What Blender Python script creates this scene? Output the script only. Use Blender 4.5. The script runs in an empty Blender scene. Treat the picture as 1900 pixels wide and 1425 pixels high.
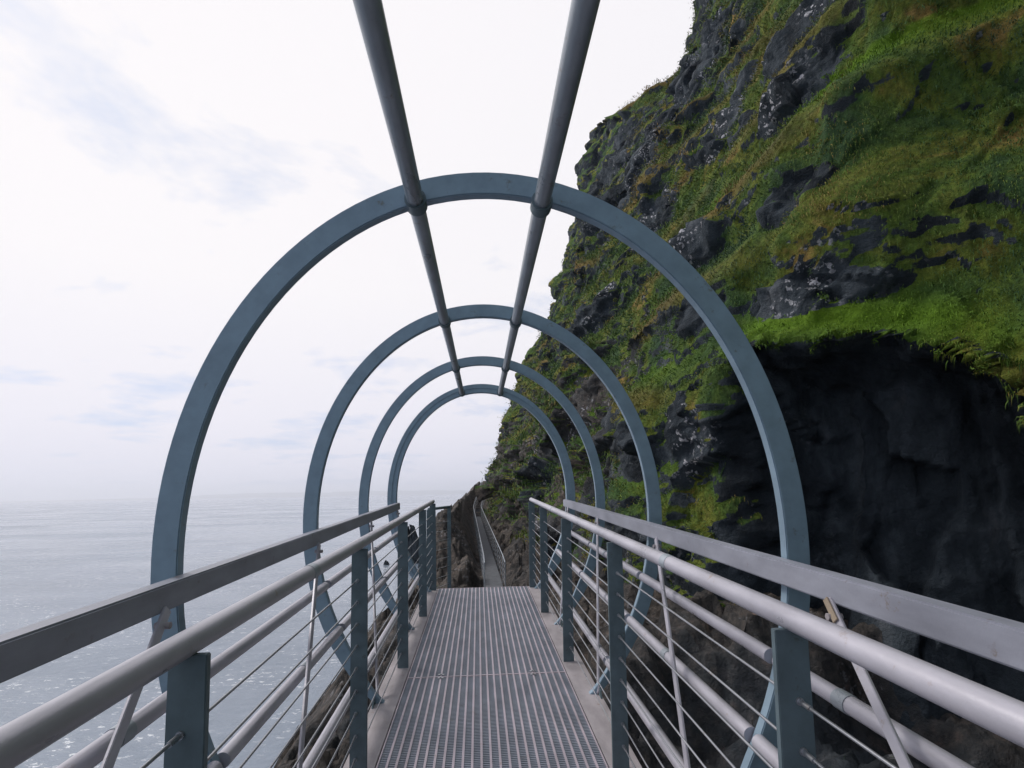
import bpy, math
import numpy as np
from mathutils import Matrix, Vector
rng = np.random.default_rng(7)
sc = bpy.context.scene
col = sc.collection
TH = math.atan(0.0334)                      # the bridge climbs gently towards the far end
TILT = Matrix.Rotation(TH, 4, 'X')
CAMX, CAMZ = -0.0553, 1.556
SEA = -7.0

# ------------------------------------------------------------------ noise
def _h(ix, iy, iz, s):
    n = (ix * 374761393 + iy * 668265263 + iz * 1442695041 + s * 974711) & 0xffffffff
    n = ((n ^ (n >> 13)) * 1274126177) & 0xffffffff
    n = n ^ (n >> 16)
    return (n & 0xffff) / 65535.0
def vnoise(x, y, z=0.0, s=0):
    x, y, z = np.broadcast_arrays(np.asarray(x, float), np.asarray(y, float), np.asarray(z, float))
    xi, yi, zi = (np.floor(a).astype(np.int64) for a in (x, y, z))
    fx, fy, fz = x - xi, y - yi, z - zi
    fx, fy, fz = (a * a * a * (a * (a * 6 - 15) + 10) for a in (fx, fy, fz))
    r = 0
    for dx in (0, 1):
        for dy in (0, 1):
            for dz in (0, 1):
                w = (fx if dx else 1 - fx) * (fy if dy else 1 - fy) * (fz if dz else 1 - fz)
                r = r + w * _h(xi + dx, yi + dy, zi + dz, s)
    return r * 2 - 1
def fbm(x, y, z=0.0, o=4, s=0, g=0.5):
    r = 0; a = 1; t = 0
    for k in range(o):
        r = r + a * vnoise(x * 2**k, y * 2**k, z * 2**k, s + k); t += a; a *= g
    return r / t
def ridged(x, y, z=0.0, o=4, s=0):
    r = 0; a = 1; t = 0
    for k in range(o):
        r = r + a * (1 - 2 * np.abs(vnoise(x * 2**k, y * 2**k, z * 2**k, s + k))); t += a; a *= .5
    return r / t
def facets(P, size, s=0):
    """blocky rock: every cell of a jittered lattice is its own tilted, offset plane"""
    q = P / np.asarray(size); qi = np.floor(q).astype(np.int64)
    best = np.full(q.shape[:-1], 9.0); val = np.zeros_like(best)
    for dx in (-1, 0, 1):
        for dy in (-1, 0, 1):
            for dz in (-1, 0, 1):
                c = qi + np.array([dx, dy, dz]); h = [_h(c[..., 0], c[..., 1], c[..., 2], s + k) for k in range(3)]
                d = q - c - np.stack(h, -1); dd = (d * d).sum(-1)
                t = [_h(c[..., 0], c[..., 1], c[..., 2], s + 5 + k) - .5 for k in range(4)]
                v = t[3] + (d[..., 0] * t[0] + d[..., 1] * t[1] + d[..., 2] * t[2]) * 1.3
                m = dd < best; val = np.where(m, v, val); best = np.where(m, dd, best)
    return val
def sst(a, b, x):
    t = np.clip((x - a) / (b - a), 0, 1); return t * t * (3 - 2 * t)

# ------------------------------------------------------------------ materials
def mat(name):
    m = bpy.data.materials.new(name); m.use_nodes = True
    nt = m.node_tree; b = nt.nodes['Principled BSDF']
    return m, nt, b
def N(nt, t, **kw):
    n = nt.nodes.new(t)
    for k, v in kw.items():
        if k in n.inputs: n.inputs[k].default_value = v
        else: setattr(n, k, v)
    return n
def ramp(nt, src, stops):
    r = nt.nodes.new('ShaderNodeValToRGB'); nt.links.new(src, r.inputs[0])
    e = r.color_ramp.elements
    while len(e) > 1: e.remove(e[-1])
    e[0].position, e[0].color = stops[0][0], (*stops[0][1], 1)
    for p, c in stops[1:]:
        q = e.new(p); q.color = (*c, 1)
    return r
def mix(nt, fac, a, b, mode='MIX'):
    n = nt.nodes.new('ShaderNodeMix'); n.data_type = 'RGBA'; n.blend_type = mode
    for i, v in ((0, fac), (6, a), (7, b)):
        if hasattr(v, 'is_linked') or hasattr(v, 'links'): nt.links.new(v, n.inputs[i])
        else: n.inputs[i].default_value = v if i == 0 else (*v, 1)
    return n.outputs[2]
def maprange(nt, src, a, b, c=0.0, d=1.0):
    n = nt.nodes.new('ShaderNodeMapRange'); n.inputs[1].default_value = a; n.inputs[2].default_value = b
    n.inputs[3].default_value = c; n.inputs[4].default_value = d
    nt.links.new(src, n.inputs[0]); return n.outputs[0]
def noise(nt, vec, scale, detail=4, rough=.55, dist=0.0):
    n = nt.nodes.new('ShaderNodeTexNoise')
    n.inputs['Scale'].default_value = scale; n.inputs['Detail'].default_value = detail
    n.inputs['Roughness'].default_value = rough; n.inputs['Distortion'].default_value = dist
    if vec is not None: nt.links.new(vec, n.inputs['Vector'])
    return n.outputs[0]

def steel(name, base, rough, metal, streak=.25, spec=.5):
    m, nt, b = mat(name)
    tc = N(nt, 'ShaderNodeTexCoord').outputs['Object']
    mp = N(nt, 'ShaderNodeMapping'); nt.links.new(tc, mp.inputs[0]); mp.inputs['Scale'].default_value = (1, .35, 1)
    oi = N(nt, 'ShaderNodeObjectInfo'); ad = N(nt, 'ShaderNodeVectorMath', operation='MULTIPLY_ADD'); nt.links.new(oi.outputs['Location'], ad.inputs[0]); ad.inputs[1].default_value = (3.7, 3.7, 3.7); nt.links.new(tc, ad.inputs[2]); nt.links.new(ad.outputs[0], mp.inputs[0]); tc = ad.outputs[0]
    a = noise(nt, mp.outputs[0], 9, 6, .6); c = noise(nt, tc, 90, 3)
    spn = 0; d = tuple(v * (1 - streak) for v in base); l = tuple(min(1, v * (1 + streak)) for v in base)
    r1 = ramp(nt, a, [(.3, d), (.7, l)])
    spot = maprange(nt, noise(nt, tc, 14, 6, .75), .61, .70)
    cc = mix(nt, spot, r1.outputs[0], (base[0] * .75, base[1] * .62, base[2] * .5))
    nt.links.new(cc, b.inputs['Base Color'])
    nt.links.new(maprange(nt, a, .3, .7, rough - .08, rough + .1), b.inputs['Roughness'])
    b.inputs['Metallic'].default_value = metal
    b.inputs['Specular IOR Level'].default_value = spec
    bp = N(nt, 'ShaderNodeBump'); bp.inputs['Strength'].default_value = .12; bp.inputs['Distance'].default_value = .004
    nt.links.new(c, bp.inputs['Height']); nt.links.new(bp.outputs[0], b.inputs['Normal'])
    return m
M_STEEL = steel('painted_steel', (.24, .335, .42), .38, .2, .13)
M_TUBE = steel('weathered_roof_tube', (.30, .335, .375), .33, .2)
M_RAIL = steel('brushed_steel', (.43, .42, .475), .34, .2, .18)
M_CHORD = steel('grey_painted_chord', (.28, .29, .345), .45, .0, .2, .3)
M_POST = steel('dark_steel', (.12, .165, .19), .5, .2)
M_WIRE = steel('stainless_cable', (.42, .43, .46), .3, .8, .1)
M_GRATE = steel('galvanised_grating', (.47, .41, .46), .5, .2, .2)
M_CROSS = steel('galvanised_crossbars', (.31, .34, .40), .55, .2, .2)
M_PLATE = steel('deck_edge_steel', (.36, .33, .35), .6, .1, .25)

def rock_mat(name, grass=True):
    m, nt, b = mat(name)
    L = nt.links
    tc = N(nt, 'ShaderNodeTexCoord').outputs['Object']
    at = lambda n: N(nt, 'ShaderNodeAttribute', attribute_name=n).outputs['Fac']
    mp = N(nt, 'ShaderNodeMapping'); L.new(tc, mp.inputs[0]); mp.inputs['Scale'].default_value = (1, 1, .35)
    n1 = noise(nt, mp.outputs[0], .9, 7, .62, .4)
    n2 = noise(nt, tc, 4.5, 6, .65)
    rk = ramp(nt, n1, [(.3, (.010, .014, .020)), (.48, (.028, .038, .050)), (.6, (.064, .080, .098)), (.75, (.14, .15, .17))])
    br = ramp(nt, n2, [(.3, (.032, .030, .030)), (.48, (.075, .066, .060)), (.62, (.14, .115, .10)), (.74, (.26, .18, .15))])
    rc = mix(nt, at('brown'), rk.outputs[0], br.outputs[0])
    # guano and lichen specks
    nz = N(nt, 'ShaderNodeTexNoise'); L.new(tc, nz.inputs['Vector']); nz.inputs['Scale'].default_value = 8; nz.inputs['Detail'].default_value = 4
    va = N(nt, 'ShaderNodeVectorMath', operation='MULTIPLY_ADD'); L.new(nz.outputs['Color'], va.inputs[0]); va.inputs[1].default_value = (.35, .35, .35); L.new(tc, va.inputs[2])
    v = N(nt, 'ShaderNodeTexVoronoi'); L.new(va.outputs[0], v.inputs['Vector']); v.inputs['Scale'].default_value = 5.5
    sp = maprange(nt, v.outputs['Distance'], .40, .30)
    zone = maprange(nt, noise(nt, tc, .55, 4, .6), .54, .60)
    fine = maprange(nt, noise(nt, tc, 7, 3, .6), .42, .52)
    ma = N(nt, 'ShaderNodeMath', operation='MULTIPLY'); L.new(sp, ma.inputs[0]); L.new(zone, ma.inputs[1])
    mb_ = N(nt, 'ShaderNodeMath', operation='MULTIPLY'); L.new(ma.outputs[0], mb_.inputs[0]); L.new(fine, mb_.inputs[1])
    md = N(nt, 'ShaderNodeMath', operation='MULTIPLY'); L.new(mb_.outputs[0], md.inputs[0]); L.new(at('lichen'), md.inputs[1])
    rc = mix(nt, md.outputs[0], rc, (.55, .55, .60))
    out = rc
    if grass:
        g1 = noise(nt, tc, .55, 5, .6, .5)
        ms = N(nt, 'ShaderNodeMapping'); L.new(tc, ms.inputs[0]); ms.inputs['Scale'].default_value = (2.2, 1.2, .8)
        g2 = noise(nt, ms.outputs[0], 7, 6, .65)
        gr = ramp(nt, g1, [(.28, (.024, .058, .034)), (.42, (.045, .095, .032)), (.52, (.085, .14, .024)), (.60, (.15, .17, .030)), (.68, (.25, .17, .055))])
        gv = ramp(nt, g2, [(.3, (.45, .45, .45)), (.7, (1.45, 1.45, 1.3))])
        gc = mix(nt, 1.0, gr.outputs[0], gv.outputs[0], 'MULTIPLY')
        brt = mix(nt, at('bright'), gc, (.13, .25, .012))
        dead = mix(nt, at('straw'), brt, (.22, .145, .05))
        ga = N(nt, 'ShaderNodeMath', operation='ADD'); L.new(at('grass'), ga.inputs[0])
        L.new(maprange(nt, noise(nt, tc, 3.0, 6, .7), .3, .7, -.35, .35), ga.inputs[1])
        gm = maprange(nt, ga.outputs[0], .42, .58)
        out = mix(nt, gm, rc, dead)
    L.new(out, b.inputs['Base Color'])
    b.inputs['Roughness'].default_value = .85
    b.inputs['Specular IOR Level'].default_value = .2
    h0 = noise(nt, tc, 5.5, 8, .7); vb = N(nt, 'ShaderNodeTexVoronoi'); L.new(tc, vb.inputs['Vector']); vb.inputs['Scale'].default_value = 3.3
    hs = N(nt, 'ShaderNodeMath', operation='MULTIPLY_ADD'); L.new(vb.outputs['Distance'], hs.inputs[0]); hs.inputs[1].default_value = .45; L.new(h0, hs.inputs[2]); h = hs.outputs[0]
    bp = N(nt, 'ShaderNodeBump'); bp.inputs['Strength'].default_value = .9; bp.inputs['Distance'].default_value = .22
    L.new(h, bp.inputs['Height']); L.new(bp.outputs[0], b.inputs['Normal'])
    return m
M_CLIFF = rock_mat('cliff_rock_and_turf')
M_SHORE = rock_mat('shore_rock')

def grass_mat():
    m, nt, b = mat('hanging_grass')
    a = N(nt, 'ShaderNodeVertexColor', layer_name='tint')
    nt.links.new(a.outputs[0], b.inputs['Base Color'])
    b.inputs['Roughness'].default_value = .7; b.inputs['Specular IOR Level'].default_value = .15
    return m
M_GRASS = grass_mat()

def sea_mat():
    m, nt, b = mat('sea_water'); L = nt.links
    tc = N(nt, 'ShaderNodeTexCoord').outputs['Object']
    mp = N(nt, 'ShaderNodeMapping'); L.new(tc, mp.inputs[0]); mp.inputs['Scale'].default_value = (.8, 1.4, 1); mp.inputs['Rotation'].default_value = (0, 0, .5)
    big = noise(nt, mp.outputs[0], .05, 5, .6)
    mid = noise(nt, mp.outputs[0], .9, 6, .65, .3)
    fin = noise(nt, mp.outputs[0], 5, 5, .7)
    c = ramp(nt, big, [(.35, (.19, .235, .30)), (.65, (.28, .325, .40))])
    # sun glitter painted into the water colour as small pale flecks
    v = maprange(nt, noise(nt, mp.outputs[0], 2.6, 6, .75), .585, .62)
    z = maprange(nt, noise(nt, mp.outputs[0], .16, 3), .4, .6)
    mu = N(nt, 'ShaderNodeMath', operation='MULTIPLY'); L.new(v, mu.inputs[0]); L.new(z, mu.inputs[1])
    cc = mix(nt, mu.outputs[0], c.outputs[0], (.85, .88, .92))
    L.new(cc, b.inputs['Base Color'])
    L.new(maprange(nt, noise(nt, mp.outputs[0], .025, 4, .6, .6), .38, .62, .08, .30), b.inputs['Roughness']); b.inputs['IOR'].default_value = 1.333
    b1 = N(nt, 'ShaderNodeBump'); b1.inputs['Strength'].default_value = .5; b1.inputs['Distance'].default_value = .22
    b2 = N(nt, 'ShaderNodeBump'); b2.inputs['Strength'].default_value = .5; b2.inputs['Distance'].default_value = .04
    sw = N(nt, 'ShaderNodeMath', operation='MULTIPLY_ADD'); L.new(noise(nt, mp.outputs[0], .22, 3, .5), sw.inputs[0]); sw.inputs[1].default_value = 3.0; L.new(mid, sw.inputs[2])
    L.new(sw.outputs[0], b1.inputs['Height']); L.new(fin, b2.inputs['Height']); L.new(b1.outputs[0], b2.inputs['Normal'])
    L.new(b2.outputs[0], b.inputs['Normal'])
    return m
M_SEA = sea_mat()

def plain(name, c, r=.8):
    m, nt, b = mat(name)
    tc = N(nt, 'ShaderNodeTexCoord').outputs['Object']
    q = ramp(nt, noise(nt, tc, 6, 5, .65), [(.3, tuple(v * .7 for v in c)), (.7, tuple(min(1, v * 1.25) for v in c))])
    nt.links.new(q.outputs[0], b.inputs['Base Color']); b.inputs['Roughness'].default_value = r
    return m
M_PATH = plain('path_concrete', (.10, .108, .122))
M_RUST = plain('rusty_steel', (.30, .24, .18))
M_LAND = plain('far_land', (.06, .08, .05))

# ------------------------------------------------------------------ mesh helpers
class MB:
    def __init__(s): s.v = []; s.f = []; s.sm = []
    def add(s, vs, fs, smooth=False):
        o = len(s.v); s.v += [tuple(p) for p in vs]; s.f += [tuple(i + o for i in f) for f in fs]; s.sm += [smooth] * len(fs)
    def box(s, a, b):
        (x0, y0, z0), (x1, y1, z1) = a, b
        vs = [(x0, y0, z0), (x1, y0, z0), (x1, y1, z0), (x0, y1, z0), (x0, y0, z1), (x1, y0, z1), (x1, y1, z1), (x0, y1, z1)]
        s.add(vs, [(0, 3, 2, 1), (4, 5, 6, 7), (0, 1, 5, 4), (1, 2, 6, 5), (2, 3, 7, 6), (3, 0, 4, 7)])
    def prism(s, poly, axis, a, b, bev=0.0):
        """poly: list of 2-D points; extruded along axis (0,1,2) from a to b"""
        n = len(poly)
        def P(p, t):
            if axis == 0: return (t, p[0], p[1])
            if axis == 1: return (p[0], t, p[1])
            return (p[0], p[1], t)
        vs = [P(p, a) for p in poly] + [P(p, b) for p in poly]
        fs = [tuple(range(n))[::-1], tuple(range(n, 2 * n))] + [(i, (i + 1) % n, n + (i + 1) % n, n + i) for i in range(n)]
        s.add(vs, fs)
    def tube(s, pts, r, n=16, cap=True):
        pts = [Vector(p) for p in pts]; rings = []; up = Vector((0, 0, 1))
        for i, p in enumerate(pts):
            d = (pts[min(i + 1, len(pts) - 1)] - pts[max(i - 1, 0)]).normalized()
            a = d.cross(up if abs(d.z) < .9 else Vector((1, 0, 0))).normalized(); b = a.cross(d)
            rings.append([p + (a * math.cos(t) + b * math.sin(t)) * r for t in (2 * math.pi * k / n for k in range(n))])
        vs = [q for g in rings for q in g]; fs = []
        for i in range(len(pts) - 1):
            for k in range(n):
                fs.append((i * n + k, i * n + (k + 1) % n, (i + 1) * n + (k + 1) % n, (i + 1) * n + k))
        s.add(vs, fs, True)
        if cap:
            s.add(rings[0], [tuple(range(n))]); s.add(rings[-1], [tuple(range(n))[::-1]])
    def bar(s, a, b, w, t, side=(0, 1, 0)):
        """flat bar from a to b, w wide along side, t thick"""
        a, b = Vector(a), Vector(b); d = (b - a).normalized(); sd = Vector(side); sd = (sd - d * sd.dot(d)).normalized(); n = d.cross(sd)
        vs = [p + sd * (w / 2 * i) + n * (t / 2 * j) for p in (a, b) for i, j in ((-1, -1), (1, -1), (1, 1), (-1, 1))]
        s.add(vs, [(0, 1, 2, 3), (7, 6, 5, 4), (0, 4, 5, 1), (1, 5, 6, 2), (2, 6, 7, 3), (3, 7, 4, 0)])
    def build(s, name, m, parent=None, bevel=0.0, local=True):
        me = bpy.data.meshes.new(name); me.from_pydata(s.v, [], s.f); me.polygons.foreach_set('use_smooth', s.sm)
        me.materials.append(m)
        import bmesh
        bm = bmesh.new(); bm.from_mesh(me); bmesh.ops.recalc_face_normals(bm, faces=bm.faces)
        if bevel:
            ed = [e for e in bm.edges if len(e.link_faces) == 2 and e.calc_face_angle(0) > .9]
            bmesh.ops.bevel(bm, geom=ed, offset=bevel, segments=2, affect='EDGES', clamp_overlap=True)
        bm.to_mesh(me); bm.free()
        o = bpy.data.objects.new(name, me); col.objects.link(o)
        if parent: o.parent = parent
        return o
def tag(o, label=None, cat=None, group=None, kind=None):
    for k, v in (('label', label), ('category', cat), ('group', group), ('kind', kind)):
        if v: o[k] = v
    return o
def root(name, loc=(0, 0, 0)):
    o = bpy.data.objects.new(name, None); col.objects.link(o)
    o.empty_display_size = .2
    o.matrix_world = TILT @ Matrix.Translation(loc)
    return o

# ------------------------------------------------------------------ THE FOOTBRIDGE (bridge frame: deck z=0, axis +Y)
BR = root('footbridge')
tag(BR, 'grey-blue steel footbridge with hooped arches, cable railings and grating deck', 'footbridge')
Y0, YE = -1.9, 7.74
RA, RB, RZ = 1.3006, 1.5831, 1.2603                  # outer half-axes and centre height of the hoops
RINGS = [2.201 + 1.791 * k for k in range(-2, 4)]
def make_ring(double=False):
    mb = MB(); n = 128; T, D = .098, .05
    for (d0, d1, t0, t1) in ([(-D / 2, D / 2, 0, T)] if not double else [(-D / 2, D / 2, 0, T * .62), (-D / 2 + .012, D * 1.5, T * .62 - .004, T * 1.25)]):
        vs = []
        for k in range(n):
            a = 2 * math.pi * k / n
            c, s_ = math.cos(a), math.sin(a)
            nx, nz = c / RA, s_ / RB; l = math.hypot(nx, nz); nx /= l; nz /= l
            ox, oz = RA * c, RB * s_
            kk = 1 - .55 * max(0, min(1, (.35 - (RZ + oz)) / .35)); 
            for (tt, dd) in ((t0, d0), (t0, d1), (t1, d1), (t1, d0)):
                vs.append((ox - nx * tt * kk, dd, RZ + oz - nz * tt * kk))
        mb.add(vs, [(k * 4 + i, ((k + 1) % n) * 4 + i, ((k + 1) % n) * 4 + (i + 1) % 4, k * 4 + (i + 1) % 4) for k in range(n) for i in range(4)])
    return mb
proto = None
for k, y in enumerate(RINGS):
    if k == 5:
        r = make_ring(True).build('arch_ring', M_STEEL, BR, .004)
    elif proto is None:
        r = proto = make_ring().build('arch_ring', M_STEEL, BR, .004)
    else:
        r = proto.copy(); col.objects.link(r); r.parent = BR
    r.location = (0, y, 0)
# roof tubes
for s_ in (-1, 1):
    tx = (lambda y: .212 + .0075 * y) if s_ > 0 else (lambda y: -.322 + .0065 * y)
    mb = MB(); mb.tube([(tx(Y0), Y0, 2.715), (tx(RINGS[-1]), RINGS[-1] + .03, 2.715)], .035, 20); mb.build('roof_tube', M_TUBE, BR)
    c0 = None
    for y in RINGS:
        if c0 is None:
            mb = MB(); mb.tube([(0, -.034, 0), (0, .034, 0)], .046, 20); c0 = c = mb.build('tube_collar', M_POST, BR)
        else:
            c = c0.copy(); col.objects.link(c); c.parent = BR
        c.location = (tx(y), y, 2.715)
# rectangular upper chords (they stand inside the hoops)
for s_ in (-1, 1):
    mb = MB(); x0, x1 = sorted((s_ * 1.135, s_ * 1.198))
    mb.box((x0, Y0, 1.105), (x1, RINGS[-1] + .045, 1.198)); mb.build('side_rail', M_CHORD, BR, .006)
# round side tubes, interrupted by the hoops
def ring_in(z): return RA * math.sqrt(max(0, 1 - ((z - RZ) / RB) ** 2)) - .09
for s_ in (-1, 1):
    for z in (.80, .50, .21):
        x = s_ * (ring_in(z) - .02)
        for a, b in zip([Y0] + RINGS, RINGS):
            if b - .03 <= max(a + .03, Y0) + .05: continue
            mb = MB(); mb.tube([(x, max(a + .03, Y0), z), (x, b - .03, z)], .03, 16); mb.build('side_tube', M_RAIL, BR)
# handrails on flat posts
FIT = None
PY = [-1.95 + .1, -.35, 1.31, 3.0, 4.66, 6.28, 7.66]
for s_ in (-1, 1):
    mb = MB(); mb.tube([(s_ * .7, Y0, 1.198), (s_ * .7, YE + .03, 1.198)], .029, 24); mb.build('handrail', M_RAIL, BR)
    for y in PY:
        if s_ < 0 and 1 < y < 2: y = 1.28
        mb = MB()
        P = [(s_ * .652, 1.175), (s_ * .734, 1.175), (s_ * .732, .55), (s_ * .728, -.16), (s_ * .640, -.16), (s_ * .644, .4)]
        mb.prism(P, 1, y - .010, y + .010)
        po = mb.build('post', M_POST, BR, .002)
        for k in range(9):
            for q in (-1, 1):
                if FIT is None:
                    mb = MB(); mb.tube([(0, .010, 0), (0, .055, 0)], .0065, 8); mb.tube([(0, .0101, 0), (0, .016, 0)], .0095, 8)
                    FIT = o = mb.build('cable_fitting', M_WIRE, po)
                else:
                    o = FIT.copy(); col.objects.link(o); o.parent = po
                o.location = (s_ * .70, y, .115 + .112 * k); o.rotation_euler = (0, 0, 0 if q > 0 else math.pi)
    for k in range(9):
        z = .115 + .112 * k
        mb = MB()
        mb.tube([(s_ * .70, Y0, z)] + [(s_ * .70, YE - .05, z)], .0040, 8); mb.build('cable', M_WIRE, BR)
for s_ in (-1, 1):
    for (x, y, z, r) in ((.70, 2.16, 1.198, .0305), (.70, 5.5, 1.198, .0305), (ring_in(.80) - .02, 1.78, .80, .0325), (ring_in(.50) - .02, 3.2, .50, .0325), (ring_in(.80) - .02, 5.1, .80, .0325)):
        mb = MB(); mb.tube([(s_ * x, y - .03, z), (s_ * x, y + .03, z)], r, 20); mb.build('splice_sleeve', M_TUBE, BR)
# tie rods: from the upper chord at each hoop down to the deck edge one bay nearer
for s_ in (-1, 1):
    for y in RINGS[1:]:
        mb = MB()
        ofs = 0 if s_ > 0 else .17
        a = (s_ * 1.13, y - .38 + ofs, 1.115); b = (s_ * .775, y - 1.84 + ofs * .5, .02)
        mb.bar(a, b, .034, .012, (0, 1, 0)); rd = mb.build('tie_rod', M_RAIL, BR, .002)
        mb = MB(); mb.tube([(s_ * 1.095, y - .42 + ofs, 1.07), (s_ * 1.145, y - .42 + ofs, 1.07)], .012, 6); mb.build('bolt', M_PLATE, rd)
        if s_ > 0 and abs(y - RINGS[2]) < .01:
            a_, b_ = Vector(a), Vector(b); mb = MB(); mb.bar(tuple(a_ + Vector((-.010, 0, .004))), tuple(a_ + (b_ - a_) * .05 + Vector((-.010, 0, .004))), .022, .006, (0, 1, 0))
            rp = mb.build('lug', M_RUST, rd, .001); rp['label'] = 'rust stained end lug'
        mb = MB(); mb.prism([(y - 1.90, .0), (y - 1.79, .0), (y - 1.81, .045), (y - 1.87, .045)], 0, s_ * .785 - .005, s_ * .785 + .005)
        mb.build('gusset_plate', M_POST, rd)
# deck
for s_ in (-1, 1):
    mb = MB(); x0, x1 = sorted((s_ * .628, s_ * .80))
    mb.box((x0, Y0, -.012), (x1, YE, 0.0)); mb.build('edge_plate', M_PLATE, BR, .002)
    mb = MB(); x0, x1 = sorted((s_ * .70, s_ * .79)); mb.box((x0, Y0, -.20), (x1, YE, -.014)); mb.build('stringer', M_POST, BR, .004)
for y in [Y0 + .3 + .895 * k for k in range(11)]:
    mb = MB(); mb.box((-.695, y - .03, -.16), (.695, y + .03, -.045)); mb.build('cross_beam', M_POST, BR, .003)
edges = [Y0, 1.0, 4.42, YE]
for a, b in zip(edges, edges[1:]):
    mb = MB(); nb = 25
    for k in range(nb):
        x = -.616 + 1.232 * k / (nb - 1); w = .0065 if k not in (0, nb - 1) else .004
        mb.box((x - w, a + .008, -.034), (x + w, b - .008, .002))
    for y in (a + .004, b - .004): mb.box((-.62, y - .0035, -.034), (.62, y + .0035, .003))
    nf = len(mb.f); y = a + .02
    while y < b - .01:
        mb.box((-.612, y - .0035, -.030), (.612, y + .0035, -.0015)); y += .019
    gp = mb.build('grating_panel', M_GRATE, BR)
    gp.data.materials.append(M_CROSS)
    for f in gp.data.polygons:
        if f.index >= nf: f.material_index = 1
    for x in (-.36, .36):
        for y in (a + .035, b - .035):
            mb = MB(); mb.box((x - .022, y - .01, .003), (x + .022, y + .01, .007)); mb.tube([(x, y, .0068), (x, y, .013)], .008, 6)
            mb.build('clip', M_WIRE, gp)

# ------------------------------------------------------------------ landing guard rail past the deck
G = root('guard_rail', (-.55, 8.9, -.35))
tag(G, 'short dark guard rail with one free post at the far end of the bridge', 'railing')
mb = MB(); mb.tube([(-.26, -.55, 1.405), (.02, 0, 1.405)], .022, 12); mb.build('top_rail', M_POST, G)
for dx, dy in ((-.26, -.55), (.02, 0)):
    mb = MB(); mb.box((dx - .03, dy - .012, -.1), (dx + .03, dy + .012, 1.40)); mb.build('post', M_POST, G, .003)
mb = MB()
for k in range(8): mb.tube([(-.26, -.55, .2 + .14 * k), (.02, 0, .2 + .14 * k)], .004, 6)
mb.build('cable', M_WIRE, G)

# ------------------------------------------------------------------ sheets (numpy grids)
def grid_mesh(name, V, m, attrs=None, kind='structure', flip=False):
    nr, nc, _ = V.shape
    me = bpy.data.meshes.new(name)
    i = np.arange(nr - 1)[:, None] * nc + np.arange(nc - 1)[None, :]
    q = np.stack([i, i + 1, i + nc + 1, i + nc], -1).reshape(-1, 4)
    if flip: q = q[:, ::-1]
    me.vertices.add(nr * nc); me.vertices.foreach_set('co', V.reshape(-1).astype(np.float32))
    me.loops.add(q.size); me.loops.foreach_set('vertex_index', q.reshape(-1).astype(np.int32))
    me.polygons.add(len(q)); me.polygons.foreach_set('loop_start', np.arange(0, q.size, 4, dtype=np.int32))
    me.polygons.foreach_set('use_smooth', np.ones(len(q), bool))
    me.update(calc_edges=True)
    for k, a in (attrs or {}).items():
        at = me.attributes.new(k, 'FLOAT', 'POINT'); at.data.foreach_set('value', a.reshape(-1).astype(np.float32))
    me.materials.append(m)
    o = bpy.data.objects.new(name, me); col.objects.link(o); o.matrix_world = TILT
    if kind: o['kind'] = kind
    return o
def normals(V, flip=False):
    a = np.gradient(V, axis=0); b = np.gradient(V, axis=1)
    n = np.cross(a, b); n /= np.linalg.norm(n, axis=2, keepdims=True) + 1e-12
    return -n if flip else n

# silhouette of the headlands as direction ratios x/Y for every z/Y
SE = [-.6, -.2, -.05, -.0034, .0113, .0409, .081, .1315, .1723, .2137, .2449, .3029, .3295, .3942, .4488, .5042, .5939, .6512, .6957, .7203, .7534, .7966, .8215, .9192, .9814, 1.2, 2]
SX = [.12, .06, .035, .0246, .0328, .0482, .0538, .0627, .0857, .0916, .1128, .14, .1511, .1686, .1753, .194, .2009, .2189, .2477, .2981, .3495, .4076, .4372, .4595, .4745, .50, .6]
ZC = [-10.5, -3, 0, 2.3, 4, 7, 12, 16, 20, 27, 31, 36, 42, 46, 50]
YC = [-30, 3, 10.6, 14, 22, 35, 47, 60, 75, 95]
PT = [
 [6.0, 6.2, 6.6, 7.4, 8.2, 9.6, 11.3, 12.8, 14.2, 16.6, 18, 20, 24, 30, 40],
 [6.0, 6.2, 6.6, 7.4, 8.2, 9.6, 11.3, 12.8, 14.2, 16.6, 18, 20, 24, 30, 40],
 [4.2, 4.3, 4.7, 4.9, 5.4, 7.0, 9.2, 11.0, 12.8, 16.0, 17.5, 20, 24, 30, 40],
 [3.2, 3.4, 3.9, 4.5, 5.0, 6.4, 8.8, 10.8, 12.8, 16.0, 17.6, 20, 24, 30, 40],
 [2.0, 2.4, 3.0, 3.8, 4.4, 5.8, 8.3, 10.3, 12.4, 15.8, 17.4, 20, 23, 30, 40],
 [0.6, 1.2, 1.6, 2.4, 3.0, 4.4, 6.4, 8.4, 10.8, 14.8, 16.0, 17.2, 21, 27, 40],
 [0.2, 0.6, 1.0, 1.8, 2.2, 3.2, 5.6, 7.2, 9.2, 12.0, 13.4, 15.0, 19, 25, 40],
 [-.5, 0.4, 1.0, 1.7, 2.4, 4.0, 5.8, 7.4, 9.0, 10.6, 11.3, 12.2, 15.0, 21.5, 34],
 [9, 10, 11, 12, 13, 15, 17, 19, 21, 24, 26, 28, 32, 38, 50],
 [30, 31, 32, 33, 34, 36, 38, 40, 42, 45, 47, 49, 52, 58, 70]]
PT = np.array(PT)
def Pprof(Y, z):
    """bilinear with smooth y blending"""
    r = np.array([np.interp(z, ZC, row) for row in PT])          # rows x nz
    out = np.empty((len(Y), len(z)))
    for j, y in enumerate(Y):
        k = int(np.clip(np.searchsorted(YC, y) - 1, 0, len(YC) - 2))
        t = np.clip((y - YC[k]) / (YC[k + 1] - YC[k]), 0, 1); t = t * t * (3 - 2 * t) if YC[k] >= 60 else t
        out[j] = r[k] * (1 - t) + r[k + 1] * t
    return out
yy = [-28.0]
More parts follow.
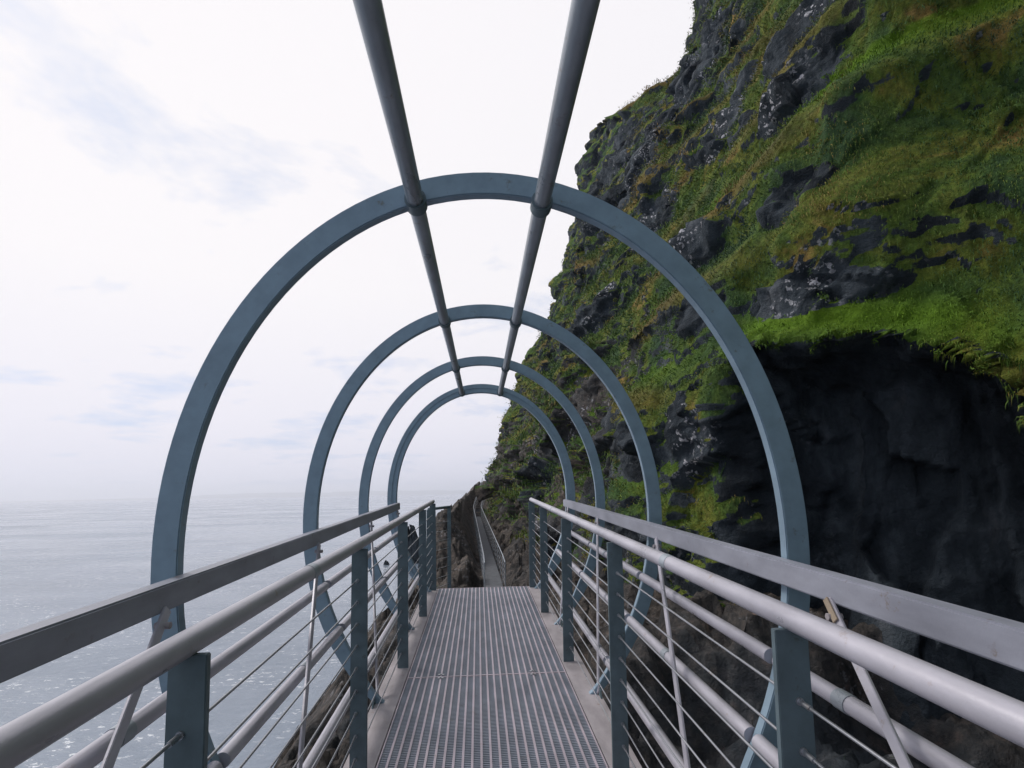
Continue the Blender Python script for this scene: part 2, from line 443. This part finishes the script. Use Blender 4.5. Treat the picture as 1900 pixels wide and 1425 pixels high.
while yy[-1] < 92:
    y = yy[-1]
    yy.append(y + (1.2 if y < -6 else .35 if y < 2 else .11 if y < 7.2 else .032 if y < 11.6 else max(.085, .0062 * y) if y < 62 else 1.0))
zz = [-10.5]
while zz[-1] < 50:
    z = zz[-1]
    zz.append(z + (.22 if z < -3 else .065 if z < 5 else .085 if z < 12 else .13 if z < 30 else .2))
Yg, Zg = np.array(yy), np.array(zz)
YY, ZZ = np.meshgrid(Yg, Zg, indexing='ij')
X = Pprof(Yg, Zg)
YYs = np.maximum(YY, 8.0)
S = np.interp(ZZ / YYs, SE, SX) * YYs
X = np.maximum(X, S)
# near cove: grassy lip with a dark hollow beneath it
xl = np.interp(Yg, [2, 6.5, 7.6, 8.3, 9.1, 9.7, 10.6], [7.6, 7.4, 7.1, 6.5, 5.3, 4.75, 4.9])
zl = np.interp(Yg, [2, 5, 6.6, 7.6, 8.4, 9.7, 12], [.0, .05, .55, 1.75, 2.3, 2.35, 2.4]) + .12 * fbm(Yg / .6, 0 * Yg, 0, 3, 5)
cov = 1 - sst(9.9, 10.7, Yg)
base_up = xl[:, None] + np.interp(ZZ - zl[:, None], [0, .25, .7, 2, 4, 8, 14, 30, 50], [0, .5, .8, 1.3, 2.3, 3.9, 6.0, 11, 30])
hollow = xl[:, None] + 2.1 * sst(0, .9, zl[:, None] - ZZ) + .25 * sst(-.1, .12, zl[:, None] - ZZ) - .22 * np.clip(-ZZ - .5, 0, 12)
nearX = np.where(ZZ > zl[:, None], base_up, hollow)
blend = (sst(1.2, .0, 0) if False else 1.0)
X = X * (1 - cov[:, None]) + nearX * cov[:, None]
# terraces (ledges run along the coast)
per = 2.7
ph = (ZZ + 1.7 * fbm(YY / 9, ZZ / 9, 0, 3, 11) + .18 * fbm(YY / 1.5, ZZ / 3, 0, 3, 17) + .05 * YY) / per
fr = ph - np.floor(ph)
Sf = sst(.5, 1.0, fr)
amp = np.maximum(sst(2.6, 4, ZZ), .75 * sst(10.3, 12, YY) * sst(-5, -3, ZZ)) * (.55 + .45 * vnoise(YY / 5, np.floor(ph) * 3.7, 0, 23))
slope = np.gradient(X, axis=1) / np.gradient(ZZ, axis=1)
slope = np.clip(slope, np.where(ZZ < 3, .5, .25), .9)
X = X + amp * (Sf - fr) * per * slope * 1.15
# buttresses and gullies
far = sst(9, 24, YY)
X = X + far * (1.0 * fbm(YY / 5.5, ZZ / 11, 0, 3, 31)) * sst(-2, 5, ZZ) + .35 * far * ridged(YY / 2.2, ZZ / 4.5, 0, 3, 37) + (1 - far) * .35 * fbm(YY / 2.6, ZZ / 3.5, 0, 3, 41) * sst(3, 5, ZZ + .0)
# bare dark crags
crag = np.zeros_like(ZZ)
for (cy, cz, ry, rz) in ((13.6, 5.9, 1.3, .8), (11.6, 3.6, 1.1, .45), (17, 12.5, 1.8, 1.7), (10.2, 5.6, .8, .6), (11.6, 8.9, 1.3, .7), (9.3, 3.25, 1.0, .42), (23, 11.5, 2.4, 1.6), (27, 8, 4, 1.8), (32, 22, 6, 7), (46, 27, 5, 5), (21, 3.0, 2.4, 1.2), (15, 10, 1.2, .9), (12.6, 11.6, 1.3, .9), (11.5, 1.0, .5, .9), (13.4, .6, 1.0, .8), (16, 1.4, 1.4, 1.0)):
    d = ((YY - cy) / ry) ** 2 + ((ZZ - cz) / rz) ** 2 + .6 * fbm(YY / 1.2, ZZ / 1.2, 0, 3, 83)
    crag = np.maximum(crag, 1 - sst(.5, 1.1, d))
V = np.stack([X, YY, ZZ + CAMZ], -1)
Nn = normals(V)                      # should face -x
if np.median(Nn[..., 0]) > 0: Nn = -Nn; FL = True
else: FL = False
steep = 1 - sst(.15, .55, Nn[..., 2])
p = V
disp = .16 * ridged(p[..., 0] / 1.1, p[..., 1] / 1.3, p[..., 2] / .9, 4, 51) * (.35 + .65 * steep) + .30 * fbm(p[..., 0] / 2.4, p[..., 1] / 2.4, p[..., 2] / 2.0, 3, 61) * (.5 + .5 * far) \
     + far * .30 * ridged(p[..., 0] / 3, p[..., 1] / 2.6, p[..., 2] / 4, 3, 63) + .07 * fbm(p[..., 0] / .3, p[..., 1] / .3, p[..., 2] / .3, 3, 67)
wp = V + .25 * np.stack([fbm(V[..., 0], V[..., 1], V[..., 2], 2, 71 + k) for k in range(3)], -1)
hol0 = cov[:, None] * (ZZ < zl[:, None])
bare = .14 + .86 * np.clip(crag + .45 * far + .35 * (1 - sst(1.5, 3, ZZ)) + .25 * steep, 0, 1)
rocky = np.clip(crag + hol0 + .5 * far, 0, 1)
disp = disp * (.45 + .55 * rocky) - .28 * far + hol0 * .5 * facets(wp, (1.0, .8, 5.0), 460) + (1 - .75 * hol0) * bare * (.52 * facets(wp, (1.6, 1.9, 1.3), 400) * (.75 + .25 * far + .5 * (ZZ < 2.3) * (YY > 10)) + .20 * facets(wp, (.6, .7, .45), 420) + far * .8 * facets(wp, (4, 4.5, 3.2), 440))
V = V + Nn * disp[..., None]
Nn = normals(V, FL)
g = Nn[..., 2] + .38 * fbm(YY / 2.2, ZZ / 1.4, 0, 4, 71) + .22 * fbm(YY / 7, ZZ / 5, 0, 3, 77) + .10
g += np.where(YY < 20, .24, .05) * sst(3, 5, ZZ)
g += .12 + .16 * fbm(YY / .8, ZZ / .6, 0, 3, 79)
g += .30 * (1 - sst(14, 20, YY)) * (1 - sst(2, 4, ZZ)) * sst(-.2, .3, fbm(YY / 1.6, ZZ / 1.1, 0, 3, 81)) + .10 * (1 - sst(18, 28, YY)) - .5 * (1 - sst(-.5, 3.5, ZZ + 2.5 * (1 - sst(13, 20, YY)) - 2.0 * sst(22, 40, YY)))                 # bare rock low down
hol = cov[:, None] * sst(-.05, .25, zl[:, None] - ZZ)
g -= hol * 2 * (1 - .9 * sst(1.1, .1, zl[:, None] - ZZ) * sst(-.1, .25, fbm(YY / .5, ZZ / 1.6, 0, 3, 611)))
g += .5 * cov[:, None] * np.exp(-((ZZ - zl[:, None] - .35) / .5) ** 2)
g -= 1.2 * crag
g -= .16 * (1 - sst(1.8, 3.2, ZZ)) * (YY > 9.8) - .06 * sst(24, 40, YY) - .02
g -= .8 * sst(.12, .45, ridged(YY / 1.9, ZZ / 1.5, 0, 3, 601) * (.7 + .5 * fbm(YY / 6, ZZ / 5, 0, 2, 603))) * (ZZ > zl[:, None] + .8) * (.12 + .35 * far)
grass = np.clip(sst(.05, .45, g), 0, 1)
brown = np.clip((1 - sst(3.0, 7, ZZ + .8 * fbm(YY / 4, ZZ / 2, 0, 3, 91))) * sst(12, 17, YY) * (.55 + .8 * fbm(YY / 5, ZZ / 3, 0, 3, 93)), 0, 1)
lichen = np.clip(.5 + crag, 0, 1) * (1 - hol) * (1 - sst(26, 40, YY) * .6)
bright = np.clip(cov[:, None] * np.exp(-((ZZ - zl[:, None] - .35) / .42) ** 2) * sst(6.5, 8.3, YY) * .85 + sst(.55, .95, fr) * amp * .95 * (1 - sst(22, 36, YY)) * sst(-.25, .25, fbm(YY / 4, ZZ / 3, 0, 2, 97)), 0, 1)
straw = np.clip(sst(.32, .48, fr) * (1 - sst(.52, .72, fr)) * amp * sst(-.25, .25, fbm(YY / 5, ZZ / 4, 0, 2, 99)) * 1.0 * sst(9, 13, YY), 0, 1)
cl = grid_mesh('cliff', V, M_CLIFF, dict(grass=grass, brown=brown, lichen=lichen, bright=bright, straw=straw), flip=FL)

# ------------------------------------------------------------------ hanging grass on the near slopes
def grass_stuff():
    w = np.clip(grass - .35, 0, 1)[1:-1, 1:-1]
    a = np.linalg.norm(np.cross(V[2:, 1:-1] - V[1:-1, 1:-1], V[1:-1, 2:] - V[1:-1, 1:-1]), axis=2)
    yv = YY[1:-1, 1:-1]
    vis = (yv > 5.5) & (yv < 48) & (V[1:-1, 1:-1, 2] < 42)
    w = w * a * vis / np.maximum(yv, 6) ** 1.55
    w = w.reshape(-1); w /= w.sum()
    NT, NBl = 105000, 4
    idx = rng.choice(len(w), NT, p=w)
    P = V[1:-1, 1:-1].reshape(-1, 3)[idx]; n = Nn[1:-1, 1:-1].reshape(-1, 3)[idx]; yv = P[:, 1]
    br = bright[1:-1, 1:-1].reshape(-1)[idx]; st = straw[1:-1, 1:-1].reshape(-1)[idx]
    P = np.repeat(P, NBl, 0); n = np.repeat(n, NBl, 0); yv = np.repeat(yv, NBl); br = np.repeat(br, NBl); st = np.repeat(st, NBl)
    m = len(P)
    sz = np.clip(yv / 11, .8, 2.6)
    P = P + rng.normal(0, .05, (m, 3)) * sz[:, None]
    L = sz * rng.uniform(.06, .19, m)
    wd = sz * rng.uniform(.005, .010, m)
    lean = fbm(P[:, 1] / 1.5, P[:, 2] / 1.5, 0, 2, 101)
    out = n * rng.uniform(.4, 1.0, m)[:, None] + rng.normal(0, .22, (m, 3)); out[:, 1] += .5 * lean
    d1 = out; d2 = out * .35 + np.array([0, 0, -1.0]) * rng.uniform(.5, 1.2, m)[:, None]
    p1 = P + d1 * (L * .45)[:, None]; p2 = p1 + d2 * (L * .7)[:, None]
    t = rng.normal(0, 1, (m, 3)); t = np.cross(t, d1); t /= np.linalg.norm(t, axis=1, keepdims=True)
    t = t * wd[:, None]
    vs = np.stack([P - t, P + t, p1 + t * .8, p1 - t * .8, p2], 1)      # 5 verts
    tone = fbm(P[:, 1] / 2.2, P[:, 2] / 2.2, P[:, 0] / 3, 3, 111) + rng.normal(0, .16, m)
    c0, c1, c2, c3 = (np.array(c) for c in ((.026, .062, .034), (.050, .105, .030), (.100, .155, .024), (.22, .17, .05)))
    tt = np.clip((tone + .6) / 1.2, 0, 1)[:, None]
    c = np.where(tt < .4, c0 + (c1 - c0) * tt / .4, np.where(tt < .75, c1 + (c2 - c1) * (tt - .4) / .35, c2 + (c3 - c2) * (tt - .75) / .25))
    c = c * (1 - br[:, None]) + np.array([.13, .24, .015]) * br[:, None]
    c = c * (1 - st[:, None]) + np.array([.22, .14, .05]) * st[:, None]
    c = c * rng.uniform(.8, 1.2, (m, 1))
    me = bpy.data.meshes.new('grass'); me.vertices.add(m * 5); me.vertices.foreach_set('co', vs.reshape(-1).astype(np.float32))
    b = np.arange(m)[:, None] * 5
    lo = np.concatenate([b + 0, b + 1, b + 2, b + 3, b + 3, b + 2, b + 4], 1).reshape(-1)
    me.loops.add(m * 7); me.loops.foreach_set('vertex_index', lo.astype(np.int32))
    ls = np.stack([np.arange(m) * 7, np.arange(m) * 7 + 4], 1).reshape(-1)
    me.polygons.add(2 * m); me.polygons.foreach_set('loop_start', ls.astype(np.int32))
    me.update(calc_edges=True)
    ca = me.color_attributes.new('tint', 'FLOAT_COLOR', 'POINT')
    cc = np.concatenate([np.repeat(c, 5, 0), np.ones((m * 5, 1))], 1)
    ca.data.foreach_set('color', cc.reshape(-1).astype(np.float32))
    me.materials.append(M_GRASS)
    o = bpy.data.objects.new('grass', me); col.objects.link(o); o.matrix_world = TILT
    tag(o, 'rough green and straw coloured grass hanging from the cliff ledges', 'grass', kind='stuff')
grass_stuff()

# ------------------------------------------------------------------ shore rocks, headland and path ground (heightfield over x, Y)
TX = [-.8, -.42, -.36, -.308, -.18, -.138, -.105, -.095, -.0761, -.0517, -.037, -.0251, -.0072, .0176, .0246, .03, .08]
TE = [-1.3, -.66, -.51, -.43, -.255, -.215, -.165, -.12, -.072, -.0636, -.0513, -.0388, -.0176, -.0052, -.001, .02, .3]
gy = [-12.0]
while gy[-1] < 68:
    y = gy[-1]; gy.append(y + (.25 if y < 5 else .07 if y < 14 else .0055 * y))
gx = np.concatenate([np.arange(-9, -4.6, .15), np.arange(-4.6, 2.6, .05), np.arange(2.6, 9, .15)])
GY, GX = np.meshgrid(np.array(gy), gx, indexing='ij')
def xp(Y): return np.interp(Y, [9, 20, 50, 62], [.5, .46, -.18, 1.0])
def zp(Y): return np.interp(Y, [8, 50, 62], [-3.85, -3.75, -.6])
dxp = GX - xp(GY)
shelf = np.interp(GX + .5 * fbm(GY / 3, GX / 3, 0, 3, 201), [-5.3, -4.5, -3.2, 0, 4, 8], [-11.5, -5.2, -4.5, -4.8, -4.6, -4.0])
upper = np.interp(dxp + .35 * fbm(GY / 2.0, GX / 2, 0, 3, 203), [-5.7, -5.0, -4.2, -3.4, -2.3, -1.1, -.62, .62, 1.2, 2.5, 6], [-11.5, -5.3, -4.7, -4.4, -4.1, -3.7, -3.95, -3.95, -3.6, -3.2, -3.0])
upper = upper + (zp(GY) + 3.85) * sst(-3, -1, dxp) + 4.2 * sst(20, 30, GY) * np.exp(-((dxp + 2.2) / 1.2) ** 2)
c_ = sst(8.1, 9.3, GY + .3 * fbm(GX / .8, GY / .8, 0, 2, 207))
H = shelf * (1 - c_) + upper * c_
H = H + .45 * fbm(GX / 1.6, GY / 1.6, 0, 3, 211) + .30 * ridged(GX / 1.3, GY / 1.6, 0, 4, 213) + .10 * fbm(GX / .3, GY / .3, 0, 3, 217)
H = H + .55 * facets(np.stack([GX, GY, H], -1), (1.1, 1.3, 1.0), 500) + .22 * facets(np.stack([GX, GY, H], -1), (.4, .45, .4), 520)
GYs = np.maximum(GY, 3.5)
T = np.interp(GX / GYs, TX, TE) * GYs
H = np.minimum(H, T + (.14 * fbm(GX / .7, GY / .7, 0, 3, 219) + .35 * facets(np.stack([GX, GY, 0 * GX], -1), (.9, 1.6, 1), 540)) * sst(5, 12, GY))
H = np.where((np.abs(dxp) < 1.3) & (GY > 17), np.minimum(H, zp(GY) - .03 + 1.5 * sst(.42, 1.3, np.abs(dxp))), H)
H = H - 12 * sst(62, 67, GY)
deckkeep = (np.abs(GX) < 1.5) & (GY < 8.6)
H = np.where(deckkeep, np.minimum(H, -2.6), H)
GV = np.stack([GX, GY, H + CAMZ], -1)
GN = normals(GV)
gn = np.where(GN[..., 2:3] < 0, -GN, GN)
wet = 1 - sst(-8, -6.5, H)
brg = np.clip(.95 + .5 * fbm(GX / 2, GY / 2, 0, 3, 221) - .8 * wet - .6 * (1 - sst(7, 11, GY)), 0, 1)
gg = np.clip(.35 * sst(.0, .5, fbm(GX / 1.2, GY / 1.5, 0, 3, 223)), 0, 1)
grid_mesh('terrain', GV, M_SHORE, dict(grass=gg * sst(.5, .9, gn[..., 2]), brown=brg, lichen=np.full_like(H, .25), bright=np.zeros_like(H), straw=np.zeros_like(H)), flip=(np.median(GN[..., 2]) < 0))

# path with steps
mb = MB(); ys = [18 + .5 * k for k in range(86)]
for a, b in zip(ys, ys[1:]):
    xa, xb, z = float(xp(a)), float(xp(b)), float(zp(a)) + CAMZ
    vs = [(xa - .36, a, z), (xa + .30, a, z), (xb + .30, b, z), (xb - .36, b, z), (xa - .36, a, z - .35), (xa + .30, a, z - .35), (xb + .30, b, z - .35), (xb - .36, b, z - .35)]
    mb.add(vs, [(0, 1, 2, 3), (0, 4, 5, 1), (1, 5, 6, 2), (2, 6, 7, 3), (3, 7, 4, 0)])
pth = mb.build('path', M_PATH, None); pth.matrix_world = TILT; pth['kind'] = 'structure'
for s_, lb in ((-1, 'low grey cable railing on the seaward edge of the rock path'), (1, 'low grey cable railing on the cliff side of the rock path')):
    o = Vector((float(xp(18.2)) + s_ * .34, 18.2, -2.3)); R_ = root('path_railing', o); tag(R_, lb, 'railing', 'railings along the rock path')
    pt = lambda y, h: tuple(Vector((float(xp(y)) + s_ * .34, y, float(zp(y)) + CAMZ + h)) - o)
    yl = [18.2 + 1.6 * k for k in range(27)]
    mb = MB(); mb.tube([pt(y, .95) for y in yl], .022, 8); mb.build('top_rail', M_TUBE, R_)
    for y in yl:
        mb = MB(); mb.tube([pt(y, -.1), pt(y, .95)], .018, 8); mb.build('post', M_TUBE, R_)
    for h in (.18, .36, .54, .74):
        mb = MB(); mb.tube([pt(y, h) for y in yl], .007, 6); mb.build('cable', M_WIRE, R_)

# ------------------------------------------------------------------ sea rocks
def sea_rock(x, y, r, h, seed, label, z0=SEA, sx=1.0):
    n1, n2 = 40, 26
    a = np.linspace(0, 2 * math.pi, n1, endpoint=False); t = np.linspace(0, 1, n2)
    A, Tt = np.meshgrid(a, t, indexing='ij')
    R = r * np.sqrt(np.clip(1 - Tt ** 1.6, 0, 1)) * (1 + .35 * fbm(np.cos(A) * 1.5 + 5, np.sin(A) * 1.5, Tt * 2, 3, seed))
    Xr, Yr = R * np.cos(A) * sx, R * np.sin(A)
    Zr = -1.0 + (h + 1) * Tt * (1 + .25 * fbm(np.cos(A) * 2, np.sin(A) * 2, 0, 2, seed + 9))
    Vr = np.stack([Xr, Yr, Zr], -1); d = .16 * r * ridged(Xr / (r * .5), Yr / (r * .5), Zr / (r * .5), 4, seed + 3)
    Vr[..., 0] += d * np.cos(A); Vr[..., 1] += d * np.sin(A)
    vs = [tuple(q) for q in Vr.reshape(-1, 3)] + [(0, 0, h * 1.02)]
    fs = [(i * n2 + j, ((i + 1) % n1) * n2 + j, ((i + 1) % n1) * n2 + j + 1, i * n2 + j + 1) for i in range(n1) for j in range(n2 - 1)]
    m_ = MB(); m_.add(vs[:-1], fs, True); o = m_.build('sea_rock', M_SHORE); o.location = (x, y, z0)
    tag(o, label, 'rock', 'dark rocks standing in the sea')
sea_rock(-9.0, 72, 1.6, 3.9, 5, 'tall dark sea stack standing in the water beyond the left railing')
sea_rock(-6.3, 66, 1.1, 1.0, 6, 'low dark rock beside the foot of the tall sea stack')
sea_rock(-11.6, 70, .5, .35, 7, 'tiny dark rock just breaking the water left of the sea stack')

# ------------------------------------------------------------------ sea and far land
ys = np.concatenate([[-4000, -400], np.linspace(-40, 120, 60), np.geomspace(140, 26000, 30)]); xs = np.concatenate([-np.geomspace(26000, 90, 30), np.linspace(-80, 40, 50), np.geomspace(60, 4000, 10)])
SY, SXx = np.meshgrid(ys, xs, indexing='ij')
s_o = grid_mesh('sea', np.stack([SXx, SY, np.full_like(SY, SEA)], -1), M_SEA, flip=True); s_o.matrix_world = Matrix()
az = np.radians(np.linspace(-48, 12, 240)); dd = 15000.0
hh = 75 + 80 * np.clip(fbm(az * 9, 0 * az, 0, 5, 301) + .25 + .9 * np.sin((az + .55) * 2.2) * .5, 0, 2)
hh = hh * np.interp(np.degrees(az), [-48, -40, -24, 12], [.5, .4, .9, 1.25])
prof = [(0, -.1), (300, .45), (900, .8), (1800, 1.0), (3500, .0)]
LV = np.stack([np.stack([np.sin(az) * (dd + q), np.cos(az) * (dd + q), SEA + hh * h], -1) for q, h in prof], 1)
l_o = grid_mesh('hills', LV, M_LAND, flip=True); l_o.matrix_world = Matrix()

# ------------------------------------------------------------------ haze
hm = bpy.data.materials.new('haze'); hm.use_nodes = True; nt = hm.node_tree; nt.nodes.clear()
o_ = nt.nodes.new('ShaderNodeOutputMaterial'); pv = nt.nodes.new('ShaderNodeVolumePrincipled')
pv.inputs['Density'].default_value = 1.5e-4; pv.inputs['Color'].default_value = (.93, .94, 1, 1); pv.inputs['Anisotropy'].default_value = .3
nt.links.new(pv.outputs[0], o_.inputs['Volume'])
mb = MB(); mb.box((-27000, -4200, SEA - 1), (4500, 27000, 330)); hz = mb.build('haze', hm); hz['kind'] = 'stuff'
hz['label'] = 'pale sea haze fading the horizon'; hz['category'] = 'haze'

# ------------------------------------------------------------------ world
W = bpy.data.worlds.new('World'); sc.world = W; W.use_nodes = True; nt = W.node_tree; L = nt.links
bg = nt.nodes['Background']
SUN_EL, SUN_AZ = math.radians(42), math.radians(-62)      # azimuth from +Y, negative = towards -X (over the sea)
sky = nt.nodes.new('ShaderNodeTexSky'); sky.sky_type = 'NISHITA'; sky.sun_disc = False
sky.sun_elevation = SUN_EL; sky.sun_rotation = SUN_AZ
tc = nt.nodes.new('ShaderNodeTexCoord').outputs['Generated']
sep = nt.nodes.new('ShaderNodeSeparateXYZ'); L.new(tc, sep.inputs[0])
mz = nt.nodes.new('ShaderNodeMath'); mz.operation = 'ADD'; mz.inputs[1].default_value = .12; L.new(sep.outputs[2], mz.inputs[0])
mm = nt.nodes.new('ShaderNodeMath'); mm.operation = 'MAXIMUM'; mm.inputs[1].default_value = .05; L.new(mz.outputs[0], mm.inputs[0])
dv = nt.nodes.new('ShaderNodeVectorMath'); dv.operation = 'DIVIDE'; cb = nt.nodes.new('ShaderNodeCombineXYZ')
for i in range(3): L.new(mm.outputs[0], cb.inputs[i])
of = nt.nodes.new('ShaderNodeVectorMath'); of.operation = 'MULTIPLY'; of.inputs[1].default_value = (1, 1, 1); L.new(tc, of.inputs[0])
L.new(of.outputs[0], dv.inputs[0]); L.new(cb.outputs[0], dv.inputs[1])
dv2 = nt.nodes.new('ShaderNodeVectorMath'); dv2.operation = 'ADD'; dv2.inputs[1].default_value = (4.3, 2.1, 7.7); L.new(dv.outputs[0], dv2.inputs[0])
n1 = noise(nt, dv2.outputs[0], 1.35, 7, .58, .2)
cloudy = maprange(nt, n1, .31, .47, .0, 1.0)
# cloud brightness: thin bright cloud towards the sun, unseen landward sky darkened to shade the steel
dt = nt.nodes.new('ShaderNodeVectorMath'); dt.operation = 'DOT_PRODUCT'; L.new(tc, dt.inputs[0]); dt.inputs[1].default_value = Vector((-.75, .6, .28)).normalized()
br_ = ramp(nt, maprange(nt, dt.outputs['Value'], -1, 1), [(0, (.11, .14, .18)), (.35, (.27, .32, .39)), (.52, (.50, .55, .63)), (.66, (.95, .93, .965)), (1, (1.0, .97, .985))])
hz_ = ramp(nt, sep.outputs[2], [(0, (.83, .845, .95)), (.12, (.92, .925, .985)), (.35, (1, 1, 1))])
cloudc = mix(nt, 1.0, br_.outputs[0], hz_.outputs[0], 'MULTIPLY')
sk = nt.nodes.new('ShaderNodeVectorMath'); sk.operation = 'SCALE'; L.new(sky.outputs[0], sk.inputs[0]); sk.inputs['Scale'].default_value = .10
blue = mix(nt, .35, cloudc, sk.outputs[0])
blue2 = mix(nt, 1.0, cloudc, (.72, .82, 1.0), 'MULTIPLY')
blue3 = mix(nt, .25, blue2, sk.outputs[0])
fin = mix(nt, cloudy, blue3, cloudc)
L.new(fin, bg.inputs['Color']); bg.inputs['Strength'].default_value = 1.0

sd = bpy.data.lights.new('sun', 'SUN'); sd.energy = 2.2; sd.angle = math.radians(12); sd.color = (1, .95, .88)
so = bpy.data.objects.new('sun', sd); col.objects.link(so)
d = Vector((math.sin(SUN_AZ) * math.cos(SUN_EL), math.cos(SUN_AZ) * math.cos(SUN_EL), math.sin(SUN_EL)))
so.rotation_euler = (-d).to_track_quat('-Z', 'Y').to_euler()

# ------------------------------------------------------------------ camera
yaw, pit, roll = .0642, .108, -.0167
cy, sy, cp, sp = math.cos(yaw), math.sin(yaw), math.cos(pit), math.sin(pit)
F = Vector((sy * cp, cy * cp, sp)); Rr = Vector((cy, -sy, 0)); U = Rr.cross(F)
R2 = Rr * math.cos(roll) + U * math.sin(roll); U2 = -Rr * math.sin(roll) + U * math.cos(roll)
Mx = Matrix(((R2.x, U2.x, -F.x, CAMX), (R2.y, U2.y, -F.y, 0), (R2.z, U2.z, -F.z, CAMZ), (0, 0, 0, 1)))
cd = bpy.data.cameras.new('camera'); cam = bpy.data.objects.new('camera', cd); col.objects.link(cam)
cam.matrix_world = TILT @ Mx
cd.sensor_width = 36; cd.lens = 36 * 1000 / 1900; cd.shift_y = 60 / 1900
cd.clip_start = .02; cd.clip_end = 60000
sc.camera = cam
sc.view_settings.view_transform = 'Standard'; sc.view_settings.look = 'None'; sc.view_settings.exposure = 0; sc.view_settings.gamma = 1
sc.cycles.volume_bounces = 1; sc.cycles.max_bounces = 6
